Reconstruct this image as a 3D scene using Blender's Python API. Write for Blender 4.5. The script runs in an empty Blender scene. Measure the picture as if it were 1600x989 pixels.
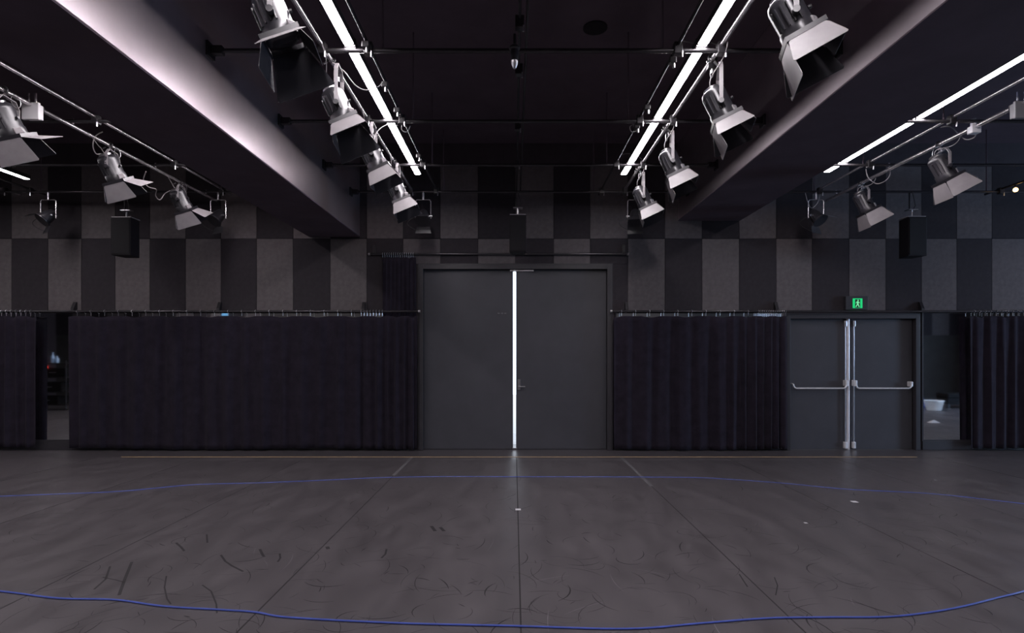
import bpy, bmesh, math, random
from mathutils import Vector, Matrix, Euler
random.seed(7)
scene = bpy.context.scene
C = scene.collection
R = math.radians

# ------------------------------------------------------------------ camera, world, light, exposure
F = 900.0            # focal length in pixels of the 1600 px wide frame
EYE = 1.57           # camera height
VX, VY = 803.0, 555.0  # vanishing point in the photograph
D = 9.57             # distance to the front of the back wall's panels
cam_d = bpy.data.cameras.new('camera')
cam_d.sensor_width = 36.0
cam_d.lens = F / 1600.0 * 36.0
cam_d.shift_x = (800.0 - VX) / 1600.0
cam_d.shift_y = (VY - 494.5) / 1600.0
cam_d.clip_end = 200
cam = bpy.data.objects.new('camera', cam_d)
cam.location = (0, 0, EYE)
cam.rotation_euler = (R(90), 0, 0)
C.objects.link(cam)
scene.camera = cam

w = bpy.data.worlds.new('world'); scene.world = w
w.use_nodes = True
bg = w.node_tree.nodes['Background']
bg.inputs['Color'].default_value = (0.80, 0.88, 1.0, 1)
bg.inputs['Strength'].default_value = 2.2

TUBE = 42.0          # emission of the linear lamps
DAYLIGHT = 750.0     # sky light through the side window
scene.view_settings.view_transform = 'Standard'
scene.view_settings.look = 'None'
scene.view_settings.gamma = 1.0
scene.view_settings.exposure = 0.0
scene.view_settings.use_curve_mapping = False
scene.cycles.max_bounces = 8
scene.cycles.sample_clamp_indirect = 6.0
scene.cycles.blur_glossy = 0.1

wl = bpy.data.lights.new('window_daylight', 'AREA')
wl.shape = 'RECTANGLE'; wl.size = 3.4; wl.size_y = 2.0
wl.energy = DAYLIGHT; wl.color = (0.45, 0.66, 1.0)
wlo = bpy.data.objects.new('window_daylight', wl)
wlo.location = (16.25, 5.6, 2.2); wlo.rotation_euler = (0, R(90), 0)
C.objects.link(wlo)

def P(px, py, Y):
    return Vector(((px - VX) * Y / F, Y, EYE + (VY - py) * Y / F))
def G(px, py):           # point on the floor
    Y = EYE * F / (py - VY)
    return Vector(((px - VX) * Y / F, Y, 0))
def WX(px, Y=D): return (px - VX) * Y / F
def WZ(py, Y=D): return EYE + (VY - py) * Y / F

# ------------------------------------------------------------------ materials
def mat(name, col, rough=0.6, metal=0.0, var=0.0, scale=8.0, bump=0.0, bscale=60.0, spec=0.5,
        sheen=0.0, stretch=(1, 1, 1), rvar=0.0, coat=0.0):
    m = bpy.data.materials.new(name); m.use_nodes = True
    nt = m.node_tree; N = nt.nodes; L = nt.links
    b = N['Principled BSDF']
    b.inputs['Base Color'].default_value = (*col, 1)
    b.inputs['Roughness'].default_value = rough
    b.inputs['Metallic'].default_value = metal
    b.inputs['Specular IOR Level'].default_value = spec
    if coat: b.inputs['Coat Weight'].default_value = coat
    if sheen:
        b.inputs['Sheen Weight'].default_value = sheen
        b.inputs['Sheen Roughness'].default_value = 0.5
    tc = N.new('ShaderNodeTexCoord'); mp = N.new('ShaderNodeMapping')
    mp.inputs['Scale'].default_value = stretch
    L.new(tc.outputs['Object'], mp.inputs['Vector'])
    if var or rvar:
        n = N.new('ShaderNodeTexNoise'); n.inputs['Scale'].default_value = scale
        n.inputs['Detail'].default_value = 5; n.inputs['Roughness'].default_value = 0.6
        L.new(mp.outputs['Vector'], n.inputs['Vector'])
    if var:
        r = N.new('ShaderNodeValToRGB')
        lo = [max(0, c * (1 - var)) for c in col]; hi = [min(1, c * (1 + var)) for c in col]
        r.color_ramp.elements[0].position = 0.3; r.color_ramp.elements[1].position = 0.7
        r.color_ramp.elements[0].color = (*lo, 1); r.color_ramp.elements[1].color = (*hi, 1)
        L.new(n.outputs['Fac'], r.inputs['Fac']); L.new(r.outputs['Color'], b.inputs['Base Color'])
    if rvar:
        mr = N.new('ShaderNodeMapRange')
        mr.inputs['To Min'].default_value = max(0.02, rough - rvar); mr.inputs['To Max'].default_value = min(1, rough + rvar)
        mr.inputs['From Min'].default_value = 0.3; mr.inputs['From Max'].default_value = 0.7
        L.new(n.outputs['Fac'], mr.inputs['Value']); L.new(mr.outputs['Result'], b.inputs['Roughness'])
    if bump:
        n2 = N.new('ShaderNodeTexNoise'); n2.inputs['Scale'].default_value = bscale
        n2.inputs['Detail'].default_value = 3
        L.new(mp.outputs['Vector'], n2.inputs['Vector'])
        bp = N.new('ShaderNodeBump'); bp.inputs['Strength'].default_value = bump; bp.inputs['Distance'].default_value = 0.01
        L.new(n2.outputs['Fac'], bp.inputs['Height']); L.new(bp.outputs['Normal'], b.inputs['Normal'])
    return m
def emis(name, col, strength):
    m = bpy.data.materials.new(name); m.use_nodes = True
    nt = m.node_tree; nt.nodes.clear()
    o = nt.nodes.new('ShaderNodeOutputMaterial'); e = nt.nodes.new('ShaderNodeEmission')
    e.inputs['Color'].default_value = (*col, 1); e.inputs['Strength'].default_value = strength
    nt.links.new(e.outputs[0], o.inputs['Surface'])
    return m

M = {}
M['ceiling'] = mat('black_ceiling_paint', (0.105, 0.079, 0.099), 0.85, var=0.15, scale=2, spec=0.3)
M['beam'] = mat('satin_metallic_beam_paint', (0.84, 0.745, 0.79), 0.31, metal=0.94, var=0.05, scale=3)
M['wall'] = mat('black_wall_paint', (0.060, 0.050, 0.058), 0.7, var=0.1, spec=0.3)
M['panel_light'] = mat('grey_fibre_panel', (0.138, 0.123, 0.126), 0.85, var=0.14, scale=14, bump=0.25, bscale=160, spec=0.2)
M['panel_dark'] = mat('charcoal_fibre_panel', (0.041, 0.036, 0.041), 0.85, var=0.12, scale=14, bump=0.25, bscale=160, spec=0.2)
M['plain_wall'] = mat('grey_brown_wall_paint', (0.055, 0.051, 0.049), 0.8, var=0.15, scale=3)
M['door'] = mat('dark_grey_door_paint', (0.066, 0.066, 0.077), 0.45, var=0.07, scale=3, bump=0.05, bscale=30, spec=0.4)
M['frame'] = mat('charcoal_frame_paint', (0.036, 0.034, 0.04), 0.45, var=0.08)
M['vinyl'] = mat('grey_vinyl_floor', (0.088, 0.079, 0.084), 0.40, var=0.16, scale=5, bump=0.03, bscale=18, spec=0.38, stretch=(1, 0.35, 1), rvar=0.07)
M['subfloor'] = mat('dark_grey_subfloor', (0.080, 0.072, 0.077), 0.35, var=0.12)
M['scuff'] = mat('black_rubber_scuff', (0.018, 0.016, 0.018), 0.7, var=0.2)
M['scratch'] = mat('pale_floor_scratch', (0.20, 0.19, 0.20), 0.5, var=0.2)
M['tape_y'] = mat('yellowed_tape', (0.55, 0.38, 0.20), 0.5, var=0.2)
M['tape_g'] = mat('grey_floor_tape', (0.15, 0.145, 0.15), 0.45, var=0.2)
M['white_tape'] = mat('white_marking_tape', (0.75, 0.74, 0.76), 0.5, var=0.05)
M['curtain'] = mat('black_wool_serge', (0.022, 0.018, 0.028), 0.95, var=0.25, scale=6, bump=0.15, bscale=300, spec=0.15, sheen=0.03)
M['curtain_top'] = mat('black_header_tape', (0.010, 0.009, 0.012), 0.9, var=0.1, spec=0.2)
M['metal_black'] = mat('black_painted_steel', (0.02, 0.018, 0.021), 0.35, var=0.15, scale=20, spec=0.6)
M['pipe'] = mat('black_powder_coated_pipe', (0.07, 0.066, 0.072), 0.27, metal=0.55, var=0.12, scale=15)
M['pipe_lit'] = mat('lit_grey_steel_pipe', (0.72, 0.69, 0.71), 0.27, metal=0.85, var=0.12, scale=15)  # paler copy of the pipe metal, the lamps' glare put into its colour
M['lantern'] = mat('black_lantern_enamel', (0.026, 0.025, 0.030), 0.32, var=0.12, scale=20, spec=0.7)
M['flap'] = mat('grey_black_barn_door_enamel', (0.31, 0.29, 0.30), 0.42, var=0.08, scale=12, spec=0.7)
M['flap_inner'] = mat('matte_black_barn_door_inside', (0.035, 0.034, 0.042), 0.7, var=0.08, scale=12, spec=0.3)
M['steel'] = mat('brushed_steel', (0.62, 0.61, 0.63), 0.3, metal=1.0, var=0.06, stretch=(1, 1, 12))
M['chrome'] = mat('satin_chrome', (0.88, 0.86, 0.88), 0.34, metal=0.75, var=0.03)
M['bar'] = mat('polished_push_bar', (0.95, 0.94, 0.95), 0.35, metal=0.35, var=0.02)
M['lens'] = mat('dark_lens_glass', (0.05, 0.05, 0.06), 0.08, var=0.05, coat=0.5)
M['cord'] = mat('grey_power_cord', (0.30, 0.28, 0.28), 0.5, var=0.1)
M['cord_black'] = mat('black_rubber_cord', (0.02, 0.019, 0.02), 0.5, var=0.1)
M['box_white'] = mat('white_plastic_box', (0.80, 0.79, 0.80), 0.4, var=0.04)
M['box_grey'] = mat('grey_plastic_box', (0.17, 0.17, 0.18), 0.4, var=0.06)
M['speaker'] = mat('black_speaker_cabinet', (0.011, 0.009, 0.012), 0.7, var=0.1, spec=0.3)
M['grille'] = mat('black_speaker_grille', (0.008, 0.007, 0.009), 0.7, var=0.2, scale=60, spec=0.3, bump=0.4, bscale=250)
M['blue'] = mat('blue_cable_jacket', (0.09, 0.14, 0.55), 0.3, var=0.15, scale=12)
M['blue_bag'] = mat('blue_plastic_bag', (0.03, 0.08, 0.32), 0.5, var=0.2)
M['basket'] = mat('white_basket_plastic', (0.85, 0.85, 0.84), 0.4, var=0.04)
M['black_case'] = mat('black_padded_vinyl', (0.012, 0.011, 0.012), 0.85, var=0.15, spec=0.15)
M['housing'] = mat('black_lamp_channel', (0.03, 0.03, 0.03), 0.5, var=0.1)
M['lamp'] = emis('linear_lamp_diffuser', (1.0, 0.93, 0.98), TUBE)
M['exit'] = emis('exit_sign_green', (0.02, 0.62, 0.20), 1.0)
M['exit_pale'] = emis('exit_sign_pale_green', (0.22, 0.85, 0.42), 1.0)
M['exit_dark'] = mat('exit_sign_dark_green', (0.004, 0.03, 0.01), 0.5, var=0.1)
M['red'] = emis('red_indicator', (1.0, 0.05, 0.03), 2.0)
M['warm'] = emis('warm_lamp', (1.0, 0.62, 0.22), 6.0)
M['bottle'] = mat('pale_blue_bottle_plastic', (0.45, 0.65, 0.9), 0.25, var=0.1)
def mirror_mat():
    m = bpy.data.materials.new('mirror_silver'); m.use_nodes = True
    b = m.node_tree.nodes['Principled BSDF']
    n = m.node_tree.nodes.new('ShaderNodeTexNoise'); n.inputs['Scale'].default_value = 3
    r = m.node_tree.nodes.new('ShaderNodeValToRGB')
    r.color_ramp.elements[0].color = (0.80, 0.83, 0.84, 1); r.color_ramp.elements[1].color = (0.86, 0.88, 0.89, 1)
    m.node_tree.links.new(n.outputs['Fac'], r.inputs['Fac'])
    m.node_tree.links.new(r.outputs['Color'], b.inputs['Base Color'])
    b.inputs['Metallic'].default_value = 1; b.inputs['Roughness'].default_value = 0.03
    return m
M['mirror'] = mirror_mat()

# ------------------------------------------------------------------ mesh helpers (all in world coordinates)
WORLD = {}
class MB:
    def __init__(s): s.v = []; s.f = []
    def add(s, vs, fs, mx=None):
        o = len(s.v)
        s.v += [(mx @ Vector(p)) if mx is not None else Vector(p) for p in vs]
        s.f += [tuple(i + o for i in f) for f in fs]
        return s
    def box(s, x0, x1, y0, y1, z0, z1, mx=None):
        vs = [(x0,y0,z0),(x1,y0,z0),(x1,y1,z0),(x0,y1,z0),(x0,y0,z1),(x1,y0,z1),(x1,y1,z1),(x0,y1,z1)]
        fs = [(0,3,2,1),(4,5,6,7),(0,1,5,4),(1,2,6,5),(2,3,7,6),(3,0,4,7)]
        return s.add(vs, fs, mx)
    def cbox(s, c, d, mx=None):
        return s.box(c[0]-d[0]/2, c[0]+d[0]/2, c[1]-d[1]/2, c[1]+d[1]/2, c[2]-d[2]/2, c[2]+d[2]/2, mx)
    def tube(s, pts, r, n=8, mx=None, caps=True, closed=False):
        pts = [Vector(p) for p in pts]
        rs = r if isinstance(r, (list, tuple)) else [r] * len(pts)
        k = len(pts); vs = []; prev = None
        for i, p in enumerate(pts):
            if closed: t = pts[(i+1) % k] - pts[i-1]
            elif i == 0: t = pts[1] - p
            elif i == k-1: t = p - pts[i-1]
            else: t = (pts[i+1] - p).normalized() + (p - pts[i-1]).normalized()
            t = t.normalized() if t.length > 1e-9 else Vector((0,0,1))
            if prev is None:
                a = Vector((0,0,1)) if abs(t.z) < 0.9 else Vector((1,0,0))
                u = t.cross(a).normalized()
            else:
                u = (prev - t * prev.dot(t)); u = u.normalized() if u.length > 1e-9 else t.orthogonal().normalized()
            prev = u; q = t.cross(u)
            for j in range(n):
                an = 2*math.pi*j/n
                vs.append(p + (u*math.cos(an) + q*math.sin(an)) * rs[i])
        fs = []
        for i in range(k if closed else k-1):
            i2 = (i+1) % k
            for j in range(n):
                fs.append((i*n+j, i*n+(j+1)%n, i2*n+(j+1)%n, i2*n+j))
        if caps and not closed:
            fs.append(tuple(reversed(range(n)))); fs.append(tuple((k-1)*n+j for j in range(n)))
        return s.add(vs, fs, mx)
    def lathe(s, prof, n=20, mx=None):        # prof: (radius, z)
        vs = []; fs = []
        for r, z in prof:
            for j in range(n):
                an = 2*math.pi*j/n
                vs.append((r*math.cos(an), r*math.sin(an), z))
        for i in range(len(prof)-1):
            for j in range(n):
                fs.append((i*n+j, i*n+(j+1)%n, (i+1)*n+(j+1)%n, (i+1)*n+j))
        fs.append(tuple(reversed(range(n)))); fs.append(tuple((len(prof)-1)*n+j for j in range(n)))
        return s.add(vs, fs, mx)
    def slab(s, pts, th, mx=None):            # polygon in local xy, extruded along local z
        n = len(pts)
        vs = [(p[0], p[1], -th/2) for p in pts] + [(p[0], p[1], th/2) for p in pts]
        fs = [tuple(reversed(range(n))), tuple(range(n, 2*n))]
        fs += [(i, (i+1)%n, n+(i+1)%n, n+i) for i in range(n)]
        return s.add(vs, fs, mx)
    def build(s, name, m, parent=None, smooth=False, bevel=0.0, loc=None, segs=2):
        if parent is not None: o0 = WORLD[parent.name]
        elif loc is not None: o0 = Vector(loc)
        else:
            lo = [min(p[i] for p in s.v) for i in range(3)]; hi = [max(p[i] for p in s.v) for i in range(3)]
            o0 = Vector(((lo[0]+hi[0])/2, (lo[1]+hi[1])/2, lo[2]))
        me = bpy.data.meshes.new(name)
        me.from_pydata([tuple(p - o0) for p in s.v], [], s.f)
        me.materials.append(m)
        bm = bmesh.new(); bm.from_mesh(me); bmesh.ops.recalc_face_normals(bm, faces=bm.faces)
        bm.to_mesh(me); bm.free()
        if smooth:
            for p in me.polygons: p.use_smooth = True
            try: me.set_sharp_from_angle(angle=R(40))
            except Exception: pass
        o = bpy.data.objects.new(name, me); C.objects.link(o)
        if parent is not None:
            o.parent = parent; WORLD[o.name] = WORLD[parent.name].copy()
        else:
            o.location = o0; WORLD[o.name] = o0.copy()
        if bevel:
            bv = o.modifiers.new('bevel', 'BEVEL'); bv.width = bevel; bv.segments = segs; bv.limit_method = 'ANGLE'
        return o
def empty(name, loc):
    o = bpy.data.objects.new(name, None); o.location = loc; o.empty_display_size = 0.1
    C.objects.link(o); WORLD[o.name] = Vector(loc); return o
def tag(o, label, cat, group=None):
    o['label'] = label; o['category'] = cat
    if group: o['group'] = group
    return o
def struct(o, label=None):
    o['kind'] = 'structure'
    if label: o['label'] = label
    return o
def box(x0, x1, y0, y1, z0, z1): return MB().box(x0, x1, y0, y1, z0, z1)

def holed_wall(name, m, xs, zs, holes, y0, y1):
    """a wall across X with rectangular openings, one connected mesh"""
    xs = sorted(set(xs)); zs = sorted(set(zs))
    def solid(i, k):
        if not (0 <= i < len(xs)-1 and 0 <= k < len(zs)-1): return False
        cx = (xs[i]+xs[i+1])/2; cz = (zs[k]+zs[k+1])/2
        return not any(h[0] < cx < h[1] and h[2] < cz < h[3] for h in holes)
    vid = {}; b = MB()
    def v(i, k, y):
        key = (i, k, y)
        if key not in vid:
            vid[key] = len(b.v); b.v.append(Vector((xs[i], y, zs[k])))
        return vid[key]
    for i in range(len(xs)-1):
        for k in range(len(zs)-1):
            if not solid(i, k): continue
            b.f.append((v(i,k,y0), v(i+1,k,y0), v(i+1,k+1,y0), v(i,k+1,y0)))
            b.f.append((v(i,k,y1), v(i,k+1,y1), v(i+1,k+1,y1), v(i+1,k,y1)))
            if not solid(i-1,k): b.f.append((v(i,k,y0), v(i,k+1,y0), v(i,k+1,y1), v(i,k,y1)))
            if not solid(i+1,k): b.f.append((v(i+1,k,y0), v(i+1,k,y1), v(i+1,k+1,y1), v(i+1,k+1,y0)))
            if not solid(i,k-1): b.f.append((v(i,k,y0), v(i,k,y1), v(i+1,k,y1), v(i+1,k,y0)))
            if not solid(i,k+1): b.f.append((v(i,k+1,y0), v(i+1,k+1,y0), v(i+1,k+1,y1), v(i,k+1,y1)))
    return b.build(name, m)

# ------------------------------------------------------------------ the room
XL, XR, YF, ZC = -16.0, 16.0, -1.0, 5.1
WY = D + 0.025                     # face of the wall behind the panels
floor = struct(box(XL-.2, XR+.2, YF-.2, WY+.6, -0.2, -0.003).build('floor', M['subfloor']))
struct(box(XL-.2, XR+.2, YF-.2, WY+.3, ZC, ZC+.2).build('ceiling', M['ceiling']))
D1 = (WX(662), WX(948), WZ(421))   # big door opening
D2 = (WX(1233), WX(1428), WZ(498)) # exit door opening
wall_back = struct(holed_wall('wall_back', M['wall'], [XL, XR, D1[0], D1[1], D2[0], D2[1]], [0, D2[2], D1[2], ZC],
                              [(D1[0], D1[1], -1, D1[2]), (D2[0], D2[1], -1, D2[2])], WY, WY+.2))
wall_front = struct(box(XL, XR, YF-.2, YF, 0, ZC).build('wall_front', M['plain_wall']))
struct(box(XL-.2, XL, YF-.2, WY+.2, 0, ZC).build('wall_left', M['wall']))
# right wall with the window that lets daylight in
def side_wall():
    ys = [YF-.2, 3.9, 7.3, WY+.2]; zs = [0, 1.2, 3.2, ZC]
    b = MB(); vid = {}
    def solid(i,k): return 0 <= i < 3 and 0 <= k < 3 and not (i == 1 and k == 1)
    def v(i,k,x):
        key=(i,k,x)
        if key not in vid: vid[key]=len(b.v); b.v.append(Vector((x, ys[i], zs[k])))
        return vid[key]
    for i in range(3):
        for k in range(3):
            if not solid(i,k): continue
            for x in (XR, XR+.2): b.f.append((v(i,k,x), v(i+1,k,x), v(i+1,k+1,x), v(i,k+1,x)))
            for (ni,nk,a,c) in ((i-1,k,(i,k),(i,k+1)),(i+1,k,(i+1,k),(i+1,k+1)),(i,k-1,(i,k),(i+1,k)),(i,k+1,(i,k+1),(i+1,k+1))):
                if not solid(ni,nk): b.f.append((v(*a,XR), v(*c,XR), v(*c,XR+.2), v(*a,XR+.2)))
    return b.build('wall_right', M['plain_wall'])
struct(side_wall())
win = struct(empty('window_1', (XR+.1, 5.6, 1.2)))
for (a, b_, c, d_) in ((3.9,3.96,1.2,3.2),(7.24,7.3,1.2,3.2),(5.57,5.63,1.26,3.14),(3.96,7.24,1.2,1.26),(3.96,7.24,3.14,3.2)):
    box(XR+.06, XR+.12, a, b_, c, d_).build('window_frame', M['frame'], win)

# fibre panels of the back wall, two rows in a chequer, at the joints seen in the photograph
joints = [-97,-40,18,75,127,180,234,290,345,401,458,516,573,630,688,747,805,865,922,981,1039,1097,1155,1213,1269,1327,1384,1440,1495,1550,1606,1662,1718]
zt, zm, zb = WZ(259), WZ(373), WZ(487)
unit = {}
def panel(x0, x1, y0, y1, z0, z1, m, parent):
    o0 = WORLD[parent.name]
    key = (round(x1-x0, 3), round(z1-z0, 3), m.name)
    if key not in unit:
        tmp = box(-(x1-x0)/2, (x1-x0)/2, -(y1-y0)/2, (y1-y0)/2, -(z1-z0)/2, (z1-z0)/2)
        me = bpy.data.meshes.new('wall_panel'); me.from_pydata([tuple(p) for p in tmp.v], [], tmp.f); me.materials.append(m)
        unit[key] = me
    o = bpy.data.objects.new('wall_panel', unit[key]); C.objects.link(o); o.parent = parent
    o.location = Vector(((x0+x1)/2, (y0+y1)/2, (z0+z1)/2)) - o0
    WORLD[o.name] = o0.copy()
    return o
g = 0.004
for i in range(len(joints)-1):
    a, b_ = WX(joints[i])+g, WX(joints[i+1])-g
    light2 = (i % 2 == 1)     # [-40,18] light
    # lower row is cut by the big door's frame
    z0 = zb
    ov = (joints[i] < 950 and joints[i+1] > 660)
    if ov: z0 = WZ(412)
    panel(a, b_, D, WY, z0, zm-g, M['panel_light'] if light2 else M['panel_dark'], wall_back)
    panel(a, b_, D, WY, zm+g, zt, M['panel_dark'] if light2 else M['panel_light'], wall_back)
# the two joints at the door's sides get their lower piece
panel(WX(630)+g, WX(651)-g, D, WY, zb, WZ(412)-g, M['panel_dark'], wall_back)
panel(WX(957)+g, WX(981)-g, D, WY, zb, WZ(412)-g, M['panel_dark'], wall_back)
# the same panels on the wall behind the camera, seen in the mirrors
k = 0
x = XL
while x < XR - .3:
    if abs(x) > 9.4:
        panel(x+g, x+.6-g, YF, YF+.025, 2.27, 3.46, M['panel_light'] if k % 2 else M['panel_dark'], wall_front)
        panel(x+g, x+.6-g, YF, YF+.025, 3.47, 4.66, M['panel_dark'] if k % 2 else M['panel_light'], wall_front)
    k += 1; x += .6

# ceiling beams
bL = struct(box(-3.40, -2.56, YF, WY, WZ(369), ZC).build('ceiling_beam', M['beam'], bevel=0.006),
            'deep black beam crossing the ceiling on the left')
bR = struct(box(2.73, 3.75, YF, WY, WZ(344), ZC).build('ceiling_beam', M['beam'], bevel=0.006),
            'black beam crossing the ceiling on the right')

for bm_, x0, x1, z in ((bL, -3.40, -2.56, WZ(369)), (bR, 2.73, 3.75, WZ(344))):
    box(x0, x1, YF, WY, z-.012, z-.0005).build('beam_shade_board', M['ceiling'], bm_)  # added dark board, paints the shade on the pale beam's underside
# vinyl rolls of the dance floor
seams = [-16+.0] + [0.04 + 1.61*i for i in range(-9, 10)] + [16.0]
VY1 = 8.87
for i in range(len(seams)-1):
    a, b_ = seams[i]+.005, seams[i+1]-.005
    if b_ - a < .2: continue
    if i: box(seams[i]-.006, seams[i]+.006, YF, VY1, -.003, -.0018).build('seam_strip', M['scuff'], floor)
    box(a, b_, YF, VY1, -0.003, 0.0).build('vinyl_sheet', M['vinyl'], floor)
# light tape over the seams near the wall
def flat_strip(name, pts, wd, m, parent, z=0.0006):
    b = MB(); pts = [Vector(p) for p in pts]
    vs = []; fs = []
    for i, p in enumerate(pts):
        t = (pts[min(i+1, len(pts)-1)] - pts[max(i-1, 0)]); t.z = 0; t.normalize()
        nn = Vector((-t.y, t.x, 0)); wdi = wd if not isinstance(wd, (list, tuple)) else wd[i]
        vs += [p + nn*wdi/2 + Vector((0,0,z)), p - nn*wdi/2 + Vector((0,0,z))]
    for i in range(len(pts)-1): fs.append((2*i, 2*i+1, 2*i+3, 2*i+2))
    b.add(vs, fs); return b.build(name, m, parent)
for sx, ya, yb in ((0.04-1.61, 7.5, 8.86), (0.04+1.61, 6.9, 8.95)):
    box(sx-.022, sx+.022, ya, yb, 0.0, 0.0012).build('seam_tape', M['tape_g'], floor)
# long tape lines along the ends of the rolls
t1 = box(WX(190,8.89), WX(1432,8.89), 8.875, 8.90, -0.0025, 0.003).build('tape_line', M['tape_y'])
tag(t1, 'thin yellowish tape line on the floor along the curtained wall, farther of two', 'tape')
t2 = box(WX(168,8.66), WX(1432,8.66), 8.655, 8.665, 0.0002, 0.0012).build('tape_line', M['tape_g'])
tag(t2, 'faint grey tape line on the floor just in front of the yellowish line', 'tape')

# shoe scuffs and scratches on the vinyl
def marks(name, n, m, long, seed, wd, straight=False):
    rnd = random.Random(seed); b = MB()
    for _ in range(n):
        Y = 2.9 + 4.6 * rnd.random()**1.35
        X = rnd.uniform(-.95, .95) * Y * .9
        rad = rnd.uniform(.08, .45) * (4 if straight else 1); a0 = rnd.uniform(0, 6.28); ln = rnd.uniform(.05, long)
        da = ln / rad; k = 7; vs = []; fs = []
        wmax = rnd.uniform(.35, 1) * wd
        for i in range(k):
            an = a0 + da*i/(k-1); c = Vector((X, Y, 0.0004))
            taper = math.sin(math.pi*(i+.4)/(k-.2))
            d_ = Vector((math.cos(an), math.sin(an), 0))
            vs += [c + d_*(rad + wmax*taper/2), c + d_*(rad - wmax*taper/2)]
        for i in range(k-1): fs.append((2*i, 2*i+1, 2*i+3, 2*i+2))
        b.add(vs, fs)
    o = b.build(name, m, floor); o['kind'] = 'stuff'; return o
marks('scuff_marks', 300, M['scuff'], .34, 3, .011)
marks('fine_scuff_marks', 520, M['scuff'], .42, 13, .005)
marks('scratch_marks', 60, M['scratch'], .4, 5, .005, True)
def scuff(pts, wd):
    return flat_strip('scuff_mark', [G(*p) for p in pts], wd, M['scuff'], floor, 0.0007)
for pts, wd in (([(206,878),(195,905),(186,930)], .02), ([(172,885),(165,905),(147,921)], .014), ([(160,902),(180,906),(195,910)], .01),
                ([(345,867),(352,877),(362,884),(380,893)], .016), ([(406,858),(411,868),(413,870)], .02), ([(275,848),(283,855),(288,861)], .018),
                ([(437,865),(438,872),(434,878)], .015), ([(604,858),(602,866),(596,872)], .016), ([(260,900),(257,918),(261,936),(267,944)], .01),
                ([(316,914),(330,924),(338,944),(339,958)], .01), ([(511,854),(513,858)], .03), ([(323,835),(324,848)], .014),
                ([(1155,897),(1162,908),(1168,917)], .01), ([(1210,902),(1215,915),(1212,930)], .008), ([(674,822),(680,830)], .03), ([(688,824),(694,830)], .03)):
    scuff(pts, wd)
for i, (px, py, wd) in enumerate(((809.5, 796, .055), (1335, 784, .06), (1259, 817, .03), (1461, 750, .02))):
    c = G(px, py); s_ = wd
    o = box(c.x-s_/2, c.x+s_/2, c.y-s_*.55, c.y+s_*.55, 0.0, 0.0012).build('tape_mark', M['white_tape'])
    tag(o, ['small white tape mark on the centre seam of the floor', 'small pale tape mark on the floor in front of the exit doors',
            'tiny pale tape mark on the floor right of the centre', 'tiny pale fleck on the floor near the right mirror'][i], 'tape', 'tape marks on the floor')

# ------------------------------------------------------------------ doors
def door_frame(x0, x1, zt, wd, parent):
    yo, yi = D-.05, WY+.02
    for a, b_, c, d_ in ((x0-wd, x0, 0, zt+wd), (x1, x1+wd, 0, zt+wd)):
        box(a, b_, yo, yi, c, d_).build('door_jamb', M['frame'], parent, bevel=.004)
    box(x0, x1, yo, yi, zt, zt+wd).build('door_head', M['frame'], parent, bevel=.004)
    # raised outer moulding
    box(x0-wd-.025, x0-wd, yo+.015, D, 0, zt+wd+.025).build('door_moulding', M['frame'], parent)
    box(x1+wd, x1+wd+.025, yo+.015, D, 0, zt+wd+.025).build('door_moulding', M['frame'], parent)
    box(x0-wd, x1+wd, yo+.015, D, zt+wd, zt+wd+.025).build('door_moulding', M['frame'], parent)
d1 = struct(empty('door_1', (0, WY, 0)), 'tall pair of grey doors with daylight in the gap between')
door_frame(D1[0], D1[1], D1[2], .07, d1)
LY0, LY1 = WY+.02, WY+.075
gx0, gx1 = WX(801.6), WX(806.4)
lf = box(D1[0]-.0, gx0, LY0, LY1, .007, D1[2]).build('door_leaf', M['door'], d1, bevel=.003)
rt = box(gx1, D1[1], LY0, LY1, .007, D1[2]).build('door_leaf', M['door'], d1, bevel=.003)
box(D1[0]-.05, D1[0]+.03, LY1, LY1+.03, 0, D1[2]+.03).build('door_stop', M['frame'], d1)
box(D1[1]-.03, D1[1]+.05, LY1, LY1+.03, 0, D1[2]+.03).build('door_stop', M['frame'], d1)
box(D1[0]+.03, D1[1]-.03, LY1, LY1+.03, D1[2]-.02, D1[2]+.03).build('door_stop', M['frame'], d1)
box(WX(797), WX(834), LY0-.03, LY0-.004, WZ(423.4), WZ(420.6)).build('top_bolt_rail', M['steel'], d1)
lv = MB().box(WX(808.5), WX(813), LY0-.012, LY0, WZ(609.5), WZ(593)).build('handle_plate', M['steel'], rt, bevel=.003)
hx = WX(810.5); hz = WZ(604)
MB().tube([(hx, LY0-.008, hz), (hx, LY0-.05, hz), (hx+.012, LY0-.06, hz), (WX(820.5), LY0-.06, hz)], .011, 10).build('lever', M['steel'], rt, smooth=True)
for px in (779, 784.5, 789.5):
    box(WX(px-1.6), WX(px+1.6), LY0-.006, LY0, WZ(490), WZ(488.4)).build('label_plate', M['box_grey'], lf)
box(D1[0], D1[1], WY-.02, LY1+.02, 0, .006).build('threshold', M['frame'], d1)
box(gx0-.01, gx1+.015, LY0-.03, LY0-.004, .006, .03).build('floor_bolt', M['steel'], d1)
# daylight outside the doors falls on pale paving
pv = struct(box(-9, 9, WY+.6, WY+14, -.25, -.05).build('outside_paving', mat('pale_concrete_paving', (.6,.6,.6), .8, var=.1)))

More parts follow.
